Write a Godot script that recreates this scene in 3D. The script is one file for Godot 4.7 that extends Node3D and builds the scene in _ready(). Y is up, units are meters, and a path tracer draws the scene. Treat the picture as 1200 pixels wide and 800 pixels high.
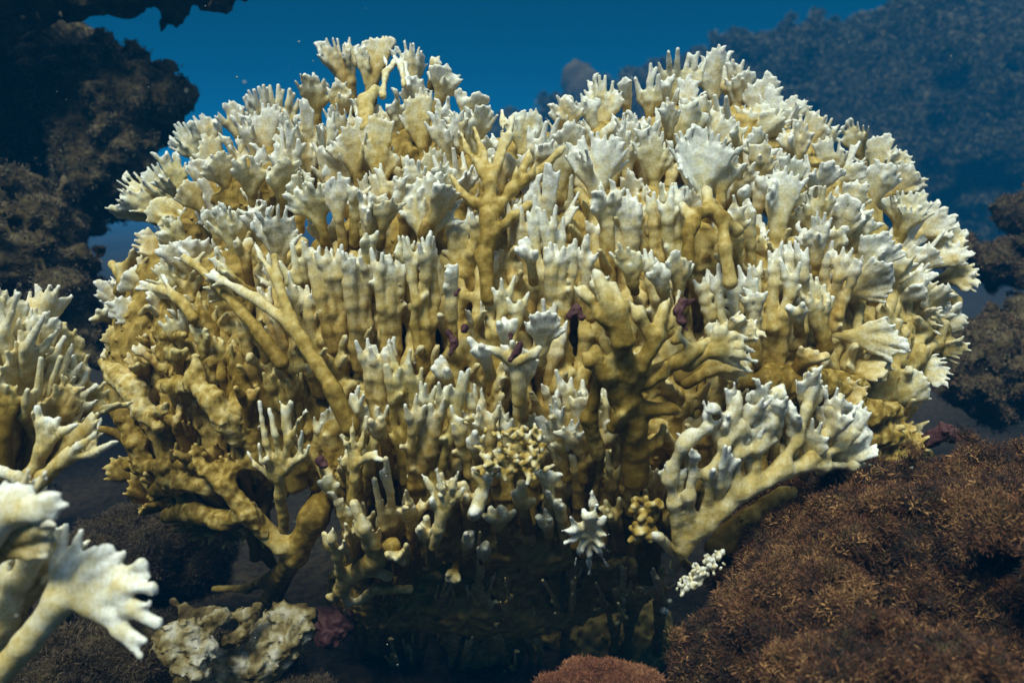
extends Node3D
# A fire coral colony on a reef, seen under water. Every branch is meshed from its own skeleton of tapered limbs (surface nets over a smooth union).

const TAN := 0.41421356
var cam: Camera3D
var rng := RandomNumberGenerator.new()
var jobs: Array = []
var taken := {}
var M := {}

# ---------------------------------------------------------------- names, labels
func numbered(called: String) -> String:
	if not taken.has(called):
		taken[called] = 0
		return called
	taken[called] += 1
	return "%s_%03d" % [called, taken[called]]

func tag(o: Node, label := "", category := "", group := "", kind := "") -> Node:
	if label != "": o.set_meta("label", label)
	if category != "": o.set_meta("category", category)
	if group != "": o.set_meta("group", group)
	if kind != "": o.set_meta("kind", kind)
	return o

func thing(called: String, at_: Vector3, label: String, category: String, group := "") -> Node3D:
	var o := Node3D.new()
	o.name = numbered(called)
	add_child(o)
	o.position = at_
	tag(o, label, category, group)
	return o

# ---------------------------------------------------------------- places
func at(px: float, py: float, d: float) -> Vector3:
	return cam.transform * Vector3((px - 600.0) / 400.0 * TAN * d, (400.0 - py) / 400.0 * TAN * d, -d)

func dome(px: float, py: float) -> float:
	# how far off the rounded front of the colony stands
	var u := (px - 630.0) / 545.0
	var v := (py - 420.0) / 400.0
	var d := 1.42 - 0.40 * sqrt(maxf(0.0, 1.0 - u * u - v * v))
	if py > 640.0: d += (py - 640.0) / 160.0 * 0.28
	return d

# ---------------------------------------------------------------- meshing
# bone: ax ay az bx by bz ra rb ta tb (ten numbers); t runs from the old ochre base (0) to the bleached tip (1)
func mesh_job(n: int) -> void:
	var j: Dictionary = jobs[n]
	var B: PackedFloat32Array = j.bones
	var cell: float = j.cell
	var k: float = j.k
	var nb := B.size() / 10
	var lo := Vector3(1e9, 1e9, 1e9)
	var hi := -lo
	for b in nb:
		var o := b * 10
		var r := maxf(B[o + 6], B[o + 7]) + k * 0.3 + cell * 3.0 + float(j.bump)
		var rv := Vector3(r, r, r)
		var pa := Vector3(B[o], B[o + 1], B[o + 2])
		var pb := Vector3(B[o + 3], B[o + 4], B[o + 5])
		lo = lo.min(pa - rv).min(pb - rv)
		hi = hi.max(pa + rv).max(pb + rv)
	var nx := int((hi.x - lo.x) / cell) + 2
	var ny := int((hi.y - lo.y) / cell) + 2
	var nz := int((hi.z - lo.z) / cell) + 2
	var total := nx * ny * nz
	var f := PackedFloat32Array()
	f.resize(total)
	f.fill(1000.0)
	var tone := PackedFloat32Array()
	tone.resize(total)
	var sy := nx
	var sz := nx * ny
	for b in nb:
		var o := b * 10
		var ax := B[o]; var ay := B[o + 1]; var az := B[o + 2]
		var bx := B[o + 3] - ax; var by := B[o + 4] - ay; var bz := B[o + 5] - az
		var ra := B[o + 6]; var rb := B[o + 7]; var ta := B[o + 8]; var tb := B[o + 9]
		var inv := 1.0 / maxf(bx * bx + by * by + bz * bz, 1e-12)
		var reach := maxf(ra, rb) + k + cell * 3.0 + float(j.bump)
		var x0 := maxi(0, int((minf(ax, ax + bx) - reach - lo.x) / cell)); var x1 := mini(nx - 1, int((maxf(ax, ax + bx) + reach - lo.x) / cell) + 1)
		var y0 := maxi(0, int((minf(ay, ay + by) - reach - lo.y) / cell)); var y1 := mini(ny - 1, int((maxf(ay, ay + by) + reach - lo.y) / cell) + 1)
		var z0 := maxi(0, int((minf(az, az + bz) - reach - lo.z) / cell)); var z1 := mini(nz - 1, int((maxf(az, az + bz) + reach - lo.z) / cell) + 1)
		for z in range(z0, z1 + 1):
			var pz := lo.z + z * cell - az
			for y in range(y0, y1 + 1):
				var py := lo.y + y * cell - ay
				var at_ := z * sz + y * sy + x0
				var px := lo.x + x0 * cell - ax
				var yz := py * by + pz * bz
				for x in range(x0, x1 + 1):
					var h := clampf((px * bx + yz) * inv, 0.0, 1.0)
					var dx := px - bx * h; var dy := py - by * h; var dz := pz - bz * h
					var d := sqrt(dx * dx + dy * dy + dz * dz) - ra - (rb - ra) * h
					var was := f[at_]
					var t := ta + (tb - ta) * h
					var q := k - absf(was - d)
					if q > 0.0:
						var w := clampf(0.5 + 0.5 * (was - d) / k, 0.0, 1.0)
						tone[at_] = tone[at_] * (1.0 - w) + t * w
						f[at_] = minf(was, d) - q * q * 0.25 / k
					elif d < was:
						f[at_] = d
						tone[at_] = t
					at_ += 1
					px += cell
	# hollows
	var H: PackedFloat32Array = j.get("carve", PackedFloat32Array())
	for b in H.size() / 10:
		var o := b * 10
		var a := Vector3(H[o], H[o + 1], H[o + 2])
		var c := Vector3(H[o + 3], H[o + 4], H[o + 5])
		var i := 0
		for z in nz:
			for y in ny:
				for x in nx:
					if f[i] < 0.1:
						var p := lo + Vector3(x, y, z) * cell
						var h := clampf((p - a).dot(c - a) / (c - a).length_squared(), 0.0, 1.0)
						f[i] = maxf(f[i], lerpf(H[o + 6], H[o + 7], h) - p.distance_to(a.lerp(c, h)))
					i += 1
	# roughness of the skeleton itself
	var bump: float = j.bump
	if bump > 0.0:
		var noise := FastNoiseLite.new()
		noise.seed = j.seed
		noise.noise_type = FastNoiseLite.TYPE_SIMPLEX
		noise.frequency = j.freq
		noise.fractal_type = FastNoiseLite.FRACTAL_RIDGED if j.get("ridged", false) else FastNoiseLite.FRACTAL_FBM
		noise.fractal_octaves = j.octaves
		var near := bump * 1.6 + cell * 2.5
		var i := 0
		for z in nz:
			for y in ny:
				for x in nx:
					if absf(f[i]) < near:
						f[i] += bump * noise.get_noise_3d(lo.x + x * cell, lo.y + y * cell, lo.z + z * cell)
					i += 1
	var V := PackedVector3Array()
	var N := PackedVector3Array()
	var T := PackedFloat32Array()
	var I := PackedInt32Array()
	var vid := PackedInt32Array()
	vid.resize(total)
	vid.fill(-1)
	var off := PackedInt32Array([0, 1, sy, sy + 1, sz, sz + 1, sz + sy, sz + sy + 1])
	var ea := PackedInt32Array([0, 2, 4, 6, 0, 1, 4, 5, 0, 1, 2, 3])
	var eb := PackedInt32Array([1, 3, 5, 7, 2, 3, 6, 7, 4, 5, 6, 7])
	var g := PackedFloat32Array()
	g.resize(8)
	var limit := cell * (2.5 if bump * float(j.freq) < 0.12 else 6.0)
	for z in nz - 1:
		for y in ny - 1:
			var i := z * sz + y * sy
			for x in nx - 1:
				var c := f[i]
				if c < limit and c > -limit:
					var m := 0
					for q in 8:
						g[q] = f[i + off[q]]
						if g[q] < 0.0: m += 1
					if m > 0 and m < 8:
						var s := Vector3.ZERO
						var cnt := 0
						for e in 12:
							var p := ea[e]
							var r := eb[e]
							if (g[p] < 0.0) != (g[r] < 0.0):
								var w := g[p] / (g[p] - g[r])
								var pp := Vector3(p & 1, (p >> 1) & 1, p >> 2)
								var rr := Vector3(r & 1, (r >> 1) & 1, r >> 2)
								s += pp + (rr - pp) * w
								cnt += 1
						s /= cnt
						vid[i] = V.size()
						V.append(lo + (Vector3(x, y, z) + s) * cell)
						N.append(Vector3(g[1] + g[3] + g[5] + g[7] - g[0] - g[2] - g[4] - g[6], g[2] + g[3] + g[6] + g[7] - g[0] - g[1] - g[4] - g[5], g[4] + g[5] + g[6] + g[7] - g[0] - g[1] - g[2] - g[3]).normalized())
						T.append(tone[i])
				i += 1
	for z in range(1, nz - 1):
		for y in range(1, ny - 1):
			var i := z * sz + y * sy + 1
			for x in range(1, nx - 1):
				var c := f[i]
				if c < limit and c > -limit:
					var inside := c < 0.0
					for axis in 3:
						var st := 1 if axis == 0 else (sy if axis == 1 else sz)
						if (f[i + st] < 0.0) != inside:
							var u := sy if axis == 0 else (sz if axis == 1 else 1)
							var w := sz if axis == 0 else (1 if axis == 1 else sy)
							var q0 := vid[i - u - w]; var q1 := vid[i - w]; var q2 := vid[i]; var q3 := vid[i - u]
							if q0 >= 0 and q1 >= 0 and q2 >= 0 and q3 >= 0:
								if inside: I.append_array(PackedInt32Array([q0, q2, q1, q0, q3, q2]))
								else: I.append_array(PackedInt32Array([q0, q1, q2, q0, q2, q3]))
				i += 1
	var C := PackedColorArray()
	C.resize(V.size())
	var pal: PackedColorArray = j.palette
	var last := pal.size() - 1
	var mottle := FastNoiseLite.new()
	mottle.seed = int(j.seed) + 7
	mottle.frequency = j.get("mottle", 75.0)
	mottle.fractal_octaves = 3
	for v in V.size():
		var t := clampf(T[v] + float(j.shift) + mottle.get_noise_3dv(V[v]) * float(j.get("mottled", 0.3)), 0.0, 1.0) * last
		var a := mini(int(t), last - 1)
		C[v] = pal[a].lerp(pal[a + 1], t - a)
	j.V = V
	j.N = N
	j.C = C
	j.I = I

func run_jobs() -> void:
	var g := WorkerThreadPool.add_group_task(mesh_job, jobs.size(), -1, true)
	WorkerThreadPool.wait_for_group_task_completion(g)
	var masses := {}
	for j in jobs:
		var arrays := [j.V, j.N, j.C, j.I]
		if j.joined:
			if not masses.has(j.node): masses[j.node] = [PackedVector3Array(), PackedVector3Array(), PackedColorArray(), PackedInt32Array(), j.material]
			var to: Array = masses[j.node]
			var xf: Transform3D = (j.node as Node3D).global_transform.affine_inverse() * (j.xf as Transform3D)
			var at_: int = to[0].size()
			to[0].append_array(xf * (j.V as PackedVector3Array))
			to[1].append_array(Transform3D(xf.basis, Vector3.ZERO) * (j.N as PackedVector3Array))
			to[2].append_array(j.C)
			var moved := PackedInt32Array(j.I)
			for i in moved.size(): moved[i] += at_
			to[3].append_array(moved)
		else:
			(j.node as MeshInstance3D).mesh = made(arrays, j.material)
	for node in masses: (node as MeshInstance3D).mesh = made(masses[node], masses[node][4])

func made(d: Array, material: String) -> ArrayMesh:
	var a := []
	a.resize(Mesh.ARRAY_MAX)
	a[Mesh.ARRAY_VERTEX] = d[0]
	a[Mesh.ARRAY_NORMAL] = d[1]
	a[Mesh.ARRAY_COLOR] = d[2]
	a[Mesh.ARRAY_INDEX] = d[3]
	var me := ArrayMesh.new()
	if (d[3] as PackedInt32Array).size() > 0:
		me.add_surface_from_arrays(Mesh.PRIMITIVE_TRIANGLES, a)
		me.surface_set_material(0, M[material])
	return me

# a part (or a whole thing) whose mesh is computed with the others
func grow(parent: Node, called: String, xf: Transform3D, bones: PackedFloat32Array, o := {}) -> MeshInstance3D:
	var m: MeshInstance3D = parent if called == "" else MeshInstance3D.new()
	if called != "":
		m.name = called if parent != self else numbered(called)
		parent.add_child(m, true)
		m.transform = xf if parent == self else (parent as Node3D).transform.affine_inverse() * xf
	var j := {"node": m, "joined": called == "", "xf": xf if called == "" else Transform3D(), "bones": bones, "cell": 0.0027, "k": 0.0045, "bump": 0.0007, "freq": 45.0, "octaves": 3, "seed": jobs.size() * 13 + 5, "shift": 0.0, "palette": M.coral_tones, "material": "coral"}
	j.merge(o, true)
	jobs.append(j)
	return m

# ---------------------------------------------------------------- coral skeletons
func bone(B: PackedFloat32Array, a: Vector3, b: Vector3, ra: float, rb: float, ta: float, tb: float) -> void:
	B.append_array(PackedFloat32Array([a.x, a.y, a.z, b.x, b.y, b.z, ra, rb, ta, tb]))

func jit(a: float) -> float:
	return rng.randf_range(-a, a)

# palmate fan: stalk, then a web of ribs ending in short teeth.  L tall, W wide at the rim
func fan(B: PackedFloat32Array, base: Vector3, dir: Vector3, side: Vector3, nor: Vector3, L: float, W: float, teeth_long := 0.12, split := 0.38, t0 := 0.0, t1 := 1.0) -> void:
	var pitch := rng.randf_range(0.0068, 0.0092)
	var n := clampi(int(W / pitch) + 1, 2, 12)
	var rt := rng.randf_range(0.0021, 0.0027)
	var rs := clampf(W * rng.randf_range(0.13, 0.17), 0.005, 0.011)
	var cup := rng.randf_range(-0.25, 0.45) / maxf(W, 0.03)
	var lean := jit(0.12) * W
	var wob := rng.randf() * 6.0
	var top := base + dir * L * split + side * lean * 0.5
	bone(B, base, base + dir * L * split * 0.5 + side * (lean * 0.4 + jit(0.003)) + nor * jit(0.003), rs * 1.25, rs, t0, lerpf(t0, t1, 0.2))
	bone(B, base + dir * L * split * 0.5 + side * lean * 0.4, top, rs, rs * 0.95, lerpf(t0, t1, 0.2), lerpf(t0, t1, 0.42))
	var slant := jit(0.11)
	var fold := rng.randf_range(-0.5, 0.5)
	var bend := jit(0.10) * L
	var last_end := Vector3.ZERO
	var last_long := 1.0
	for i in n:
		var s := (i / float(n - 1) - 0.5) * 2.0 if n > 1 else 0.0
		s += jit(0.35 / n)
		var long := 1.0 - rng.randf_range(0.1, 0.24) * s * s + slant * s + jit(0.04)
		var x := s * W * 0.5
		var e := base + dir * L * long + side * (x + lean + bend * 0.5) + nor * (cup * x * x + absf(x) * fold + bend + sin(s * 3.0 + wob) * W * 0.07 + jit(0.003))
		var start := top + side * x * 0.1
		var mid := start.lerp(e, 0.55) + side * x * 0.05
		var rim := mid.lerp(e, 1.0 - teeth_long * 1.6)
		var r1 := rt * 1.35
		bone(B, start, mid, minf(rs * 0.6, 0.0065), r1, lerpf(t0, t1, 0.34), lerpf(t0, t1, 0.56))
		bone(B, mid, e, r1, rt, lerpf(t0, t1, 0.56), t1)
		if i > 0 and rng.randf() > 0.1:
			var web := (last_end + e) * 0.5
			var wm := (top + side * (web - base).dot(side) * 0.1).lerp(web, 1.0 - teeth_long * rng.randf_range(0.6, 1.3))
			bone(B, top, wm, minf(rs * 0.55, 0.006), r1 * 0.9, lerpf(t0, t1, 0.34), lerpf(t0, t1, 0.78))
		if rng.randf() < 0.25:
			bone(B, e - dir * 0.006, e + dir * 0.003 + side * (0.006 if rng.randf() < 0.5 else -0.006), rt, rt * 0.85, t1 * 0.9, t1)
		last_end = e
		last_long = long

# no two branches wear quite the same ochre
func tinted() -> PackedColorArray:
	var p := PackedColorArray(M.coral_tones)
	var warm := rng.randf_range(-0.03, 0.10)
	var green := jit(0.05)
	var grey := rng.randf_range(0.0, 0.10)
	for i in p.size():
		var far := 1.0 - i / 6.0
		var c := p[i] * Color(1.0 + warm * far, 1.0 + green * far, 1.0 - warm * 2.0 * far)
		var l := c.get_luminance()
		p[i] = c.lerp(Color(l, l, l * 0.85), grey * (1.0 - i / 5.0))
	return p

func skeleton(kind: String, L: float, W: float) -> PackedFloat32Array:
	var B := PackedFloat32Array()
	var X := Vector3.RIGHT
	var Y := Vector3.UP
	var Z := Vector3.BACK
	match kind:
		"F":   # a palmate fan and the lesser fans that share its stalk
			fan(B, Vector3.ZERO, Y, X, Z, L, W, rng.randf_range(0.07, 0.15) if rng.randf() < 0.7 else rng.randf_range(0.2, 0.38))
			for q in 2:
				var side := q * 2.0 - 1.0
				if rng.randf() < 0.68:
					var tw := rng.randf_range(-1.1, 1.1)
					var y: Vector3 = (Y + X * side * rng.randf_range(0.22, 0.5) + Z * rng.randf_range(-0.35, 0.2)).normalized()
					var x: Vector3 = X.rotated(Y, tw)
					x = (x - y * x.dot(y)).normalized()
					fan(B, Y * L * rng.randf_range(0.15, 0.35), y, x, x.cross(y), L * rng.randf_range(0.5, 0.72), W * rng.randf_range(0.45, 0.85), rng.randf_range(0.08, 0.34), 0.3, 0.2, 1.0)
		"V":   # stalk that forks into two or three narrow fans
			var n := 2 if rng.randf() < 0.6 else 3
			var rs := clampf(W * 0.2, 0.006, 0.013)
			var fork := Y * L * rng.randf_range(0.3, 0.45)
			bone(B, Vector3.ZERO, fork, rs * 1.2, rs, 0.0, 0.35)
			for i in n:
				var s := (i / float(n - 1) - 0.5) * 2.0
				var e := Y * L * (1.0 - 0.1 * absf(s) + jit(0.07)) + X * s * W * 0.36 + Z * jit(0.012)
				var d := (e - fork)
				var tw := jit(0.9)
				var sx := d.normalized().cross(Z.rotated(Y, tw)).normalized()
				fan(B, fork - d * 0.05, d.normalized(), -sx, sx.cross(d.normalized()), d.length() * 1.05, W * rng.randf_range(0.28, 0.42), 0.3, 0.5, 0.3, 1.0)
		"C":   # long fingers standing side by side
			var n := clampi(int(W / 0.0125) + 1, 2, 8)
			var rs := clampf(W * 0.18, 0.006, 0.014)
			bone(B, Vector3.ZERO, Y * L * 0.3, rs * 1.2, rs, 0.0, 0.3)
			for i in n:
				var s := (i / float(maxi(n - 1, 1)) - 0.5) * 2.0
				var e := Y * L * (1.0 - 0.18 * s * s + jit(0.1)) + X * (s * W * 0.5 + jit(0.003)) + Z * jit(0.014)
				var mid := Y * L * 0.5 + X * s * W * 0.38 + Z * jit(0.006)
				bone(B, Y * L * 0.28, mid, rs * 0.75, 0.0062, 0.3, 0.55)
				bone(B, mid, e, 0.006, rng.randf_range(0.0026, 0.0036), 0.55, 1.0)
				if rng.randf() < 0.5: bone(B, mid.lerp(e, 0.5), mid.lerp(e, 0.85) + X * (0.008 if rng.randf() < 0.5 else -0.008) + Z * jit(0.006), 0.0045, 0.003, 0.75, 1.0)
				if i > 0: bone(B, Y * L * 0.3, Y * L * 0.62 + X * (s - 1.0 / maxi(n - 1, 1)) * W * 0.44, rs * 0.6, 0.004, 0.3, 0.65)
		"K":   # short knobbly stub
			var rs := clampf(W * 0.2, 0.005, 0.012)
			bone(B, Vector3.ZERO, Y * L * 0.55, rs * 1.25, rs, 0.0, 0.45)
			for i in 3 + int(W / 0.012):
				var e := Y * L * rng.randf_range(0.75, 1.0) + X * jit(W * 0.5) + Z * jit(W * 0.35)
				var m := Y * L * rng.randf_range(0.4, 0.6)
				bone(B, m, m.lerp(e, 0.6), rs * 0.75, 0.005, 0.4, 0.7)
				bone(B, m.lerp(e, 0.6), e, 0.0048, rng.randf_range(0.0032, 0.0045), 0.7, 1.0)
		"P":   # ribbed pillar: a few wavering columns grown together that part into forked fingers
			var m := 2 + int(W / 0.03)
			for c in m:
				var cx := (c / float(m - 1) - 0.5) * W * 0.7
				var p := X * cx * 0.5 + Z * jit(0.004)
				var rs := rng.randf_range(0.0055, 0.0085)
				var tall := L * rng.randf_range(0.85, 1.05)
				for i in 4:
					var q := Y * tall * 0.7 * (i + 1) / 4.0 + X * (cx * lerpf(0.6, 1.1, i / 3.0) + jit(W * 0.06)) + Z * jit(W * 0.14)
					bone(B, p, q, rs * rng.randf_range(0.95, 1.15), rs * rng.randf_range(0.85, 1.0), i * 0.12, (i + 1) * 0.12)
					if rng.randf() < 0.25:
						var s := X * (1.0 if rng.randf() < 0.5 else -1.0) + Y * rng.randf_range(0.5, 1.2) + Z * rng.randf_range(-0.3, 0.8)
						bone(B, q, q + s.normalized() * (rs + rng.randf_range(0.006, 0.016)), rs * 0.6, 0.0035, 0.4, 0.75)
					p = q
				for i in 3:
					var e := p + Y * tall * rng.randf_range(0.18, 0.34) + X * ((i - 1) * 0.009 + jit(0.004)) + Z * jit(0.008)
					bone(B, p, p.lerp(e, 0.55), rs * 0.75, 0.0045, 0.48, 0.7)
					bone(B, p.lerp(e, 0.55), e, 0.0045, 0.0026, 0.7, 1.0)
	return B

# stand a skeleton between two places, its face turned by yaw from the eye
func frame(base: Vector3, tip: Vector3, yaw: float) -> Transform3D:
	var y := (tip - base).normalized()
	var z := cam.position - base
	z = (z - y * z.dot(y)).normalized().rotated(y, yaw)
	return Transform3D(Basis(y.cross(z).normalized(), y, z), base)

# bones of a limb drawn as lines of "x,y,off,radius_mm" points (off: centimetres towards the eye from the dome, or the distance itself)
func lines(text: String, origin: Transform3D, absolute := false, fat := 1.0) -> PackedFloat32Array:
	var B := PackedFloat32Array()
	var inv := origin.affine_inverse()
	for run in text.split(";", false):
		var pts := run.strip_edges().split(" ", false)
		var t0 := 0.35
		var t1 := 1.0
		if pts[0].begins_with("t"):
			var tt := pts[0].substr(1).split_floats(",")
			t0 = tt[0]
			t1 = tt[1]
			pts.remove_at(0)
		var n := pts.size()
		var prev := Vector3.ZERO
		var pr := 0.0
		for i in n:
			var v := pts[i].split_floats(",")
			var p := inv * at(v[0], v[1], v[2] / 100.0 if absolute else dome(v[0], v[1]) - v[2] / 100.0)
			var r: float = v[3] / 1000.0 * fat
			if i > 0: bone(B, prev, p, pr, r, lerpf(t0, t1, (i - 1) / float(n - 1)), lerpf(t0, t1, i / float(n - 1)))
			prev = p
			pr = r
	return B

func limb(parent: Node, called: String, text: String, o := {}) -> MeshInstance3D:
	var v := text.strip_edges().split(" ", false)
	var first := (v[1] if v[0].begins_with("t") else v[0]).split_floats(",")
	var absolute: bool = o.get("absolute", false)
	var origin := Transform3D(Basis(), at(first[0], first[1], first[2] / 100.0 if absolute else dome(first[0], first[1]) - first[2] / 100.0))
	var p := {"bump": 0.0022, "freq": 32.0, "cell": 0.0033}
	p.merge(o, true)
	if o.has("hollow"): p.carve = lines(o.hollow, origin, absolute)
	return grow(parent, called, origin, lines(text, origin, absolute, o.get("fat", 1.0 if absolute else 0.78)), p)

# the crown's outline: two lobes with a dip between them
func crown(px: float) -> float:
	var xs := PackedFloat32Array([150, 200, 250, 300, 370, 400, 440, 530, 560, 590, 640, 690, 730, 790, 840, 880, 910, 940, 1000, 1040, 1080, 1110])
	var ys := PackedFloat32Array([215, 165, 125, 100, 85, 58, 48, 78, 102, 128, 122, 100, 86, 66, 60, 80, 100, 120, 142, 162, 205, 250])
	for i in xs.size() - 1:
		if px < xs[i + 1]: return lerpf(ys[i], ys[i + 1], clampf((px - xs[i]) / (xs[i + 1] - xs[i]), 0.0, 1.0))
	return 260.0

# fans: kind  tip x y  base x y  rim width  off cm
func plant(colony: Node, text: String, extra := 0.0, away := 0.0, into: MeshInstance3D = null) -> void:
	for line in text.split("\n", false):
		var w := line.strip_edges().split(" ", false)
		if w.size() < 6: continue
		var kind := w[0].substr(0, 1)
		var v := PackedFloat32Array()
		for i in range(1, w.size()): v.append(w[i].to_float())
		var off := (v[5] if v.size() > 5 else 0.0) / 100.0
		var d := (away if away > 0.0 else dome(v[0], v[1])) - off
		var tip := at(v[0], v[1], d)
		var reach := 1.0 if kind == "K" else 1.3
		var bx := lerpf(v[0], v[2], reach)
		var by := lerpf(v[1], v[3], reach)
		var base := at(bx, by, (d if away > 0.0 else maxf(d, dome(bx, by) - off)) + 0.035)
		var L := base.distance_to(tip) * 1.06
		var W := v[4] / 400.0 * TAN * d
		var yaw := deg_to_rad(v[6]) if v.size() > 6 else jit(0.6)
		W /= maxf(cos(yaw), 0.6)
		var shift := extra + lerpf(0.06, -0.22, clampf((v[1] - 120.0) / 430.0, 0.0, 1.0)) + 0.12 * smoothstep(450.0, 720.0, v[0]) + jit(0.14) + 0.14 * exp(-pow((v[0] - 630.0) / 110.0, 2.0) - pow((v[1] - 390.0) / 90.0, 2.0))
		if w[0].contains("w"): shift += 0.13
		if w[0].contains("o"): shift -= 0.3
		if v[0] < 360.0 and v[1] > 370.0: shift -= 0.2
		if into:   # the many small ones behind are one mass
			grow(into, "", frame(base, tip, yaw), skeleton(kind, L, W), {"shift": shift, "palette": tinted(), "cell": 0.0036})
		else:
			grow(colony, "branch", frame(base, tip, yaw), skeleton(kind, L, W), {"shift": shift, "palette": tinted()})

# ---------------------------------------------------------------- materials
func noise_tex(freq: float, octaves: int, size := 512, normal := false, strength := 4.0, ramp: Gradient = null, seed_ := 1, type := FastNoiseLite.TYPE_SIMPLEX) -> Texture2D:
	var n := FastNoiseLite.new()
	n.noise_type = type
	n.seed = seed_
	n.frequency = freq
	n.fractal_octaves = octaves
	var img := n.get_seamless_image(size, size)
	if normal:
		img.convert(Image.FORMAT_RGBA8)
		img.bump_map_to_normal_map(strength)
	elif ramp:
		var out := Image.create(size, size, false, Image.FORMAT_RGBA8)
		for y in size:
			for x in size:
				out.set_pixel(x, y, ramp.sample(img.get_pixel(x, y).r))
		img = out
	return ImageTexture.create_from_image(img)

func ramp_of(stops: Array) -> Gradient:
	var g := Gradient.new()
	var o := PackedFloat32Array()
	var c := PackedColorArray()
	for s in stops:
		o.append(s[0])
		c.append(s[1])
	g.offsets = o
	g.colors = c
	return g

func surface(albedo: Texture2D, normal: Texture2D, scale_: float, nscale: float, rough := 0.8) -> StandardMaterial3D:
	var m := StandardMaterial3D.new()
	m.vertex_color_use_as_albedo = true
	m.albedo_texture = albedo
	m.normal_enabled = normal != null
	m.normal_texture = normal
	m.normal_scale = nscale
	m.uv1_triplanar = true
	m.uv1_scale = Vector3.ONE * scale_
	m.roughness = rough
	m.metallic_specular = 0.3
	return m

func materials() -> void:
	# real pigment of fire coral: mustard to tan skeleton, bleached growing edges (linear values)
	M.coral_tones = PackedColorArray([Color(0.19, 0.12, 0.018), Color(0.38, 0.26, 0.06), Color(0.56, 0.435, 0.165), Color(0.67, 0.575, 0.325), Color(0.74, 0.705, 0.55), Color(0.83, 0.85, 0.85)])
	M.rock_tones = PackedColorArray([Color(0.018, 0.017, 0.010), Color(0.04, 0.034, 0.018), Color(0.065, 0.050, 0.025), Color(0.10, 0.080, 0.04), Color(0.15, 0.125, 0.08)])
	M.rubble_tones = PackedColorArray([Color(0.08, 0.055, 0.02), Color(0.19, 0.145, 0.06), Color(0.30, 0.26, 0.16), Color(0.43, 0.41, 0.36)])
	M.crust_tones = PackedColorArray([Color(0.03, 0.012, 0.015), Color(0.07, 0.028, 0.035), Color(0.12, 0.055, 0.06)])
	var g := ramp_of([[0.0, Color(0.8, 0.77, 0.66)], [0.45, Color(0.93, 0.92, 0.88)], [1.0, Color(1, 1, 1)]])
	M.coral = surface(noise_tex(0.02, 5, 512, false, 1, g, 3), noise_tex(0.05, 4, 512, true, 6.0, null, 4), 16.0, 0.5, 0.65)
	var r := ramp_of([[0.0, Color(0.35, 0.33, 0.3)], [0.5, Color(0.8, 0.76, 0.7)], [1.0, Color(1, 1, 0.95)]])
	M.rock = surface(noise_tex(0.015, 6, 512, false, 1, r, 9), noise_tex(0.03, 6, 512, true, 10.0, null, 10), 4.0, 1.0, 0.9)
	var t := StandardMaterial3D.new()
	t.vertex_color_use_as_albedo = true
	t.roughness = 0.85
	t.cull_mode = BaseMaterial3D.CULL_DISABLED
	M.turf = t

# ---------------------------------------------------------------- turf
func tuft_mesh(blades: int, tall: float, spread: float, wide: float, curl: float, seed_: int) -> ArrayMesh:
	var r := RandomNumberGenerator.new()
	r.seed = seed_
	var st := SurfaceTool.new()
	st.begin(Mesh.PRIMITIVE_TRIANGLES)
	for b in blades:
		var a := r.randf() * TAU
		var out := Vector3(cos(a), 0, sin(a))
		var side := Vector3(-sin(a), 0, cos(a)).rotated(Vector3.UP, r.randf_range(-0.8, 0.8))
		var h := tall * r.randf_range(0.5, 1.1)
		var p := Vector3(r.randf_range(-0.5, 0.5), 0, r.randf_range(-0.5, 0.5)) * spread
		var d := (Vector3.UP + out * r.randf_range(0.2, 1.1)).normalized()
		var shade := r.randf_range(0.75, 1.2)
		var pts := []
		for k in 4:
			pts.append(p)
			p += d * h / 3.0
			d = (d + out * curl * r.randf_range(-0.4, 1.0) + side * r.randf_range(-0.4, 0.4)).normalized()
		for k in 3:
			var w0 := wide * [0.6, 1.0, 0.8, 0.1][k] as float
			var w1 := wide * [0.6, 1.0, 0.8, 0.1][k + 1] as float
			st.set_color(Color(shade, shade, shade))
			for q in [pts[k] - side * w0, pts[k + 1] - side * w1, pts[k + 1] + side * w1, pts[k] - side * w0, pts[k + 1] + side * w1, pts[k] + side * w0]:
				st.add_vertex(q)
	st.generate_normals()
	return st.commit()

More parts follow.
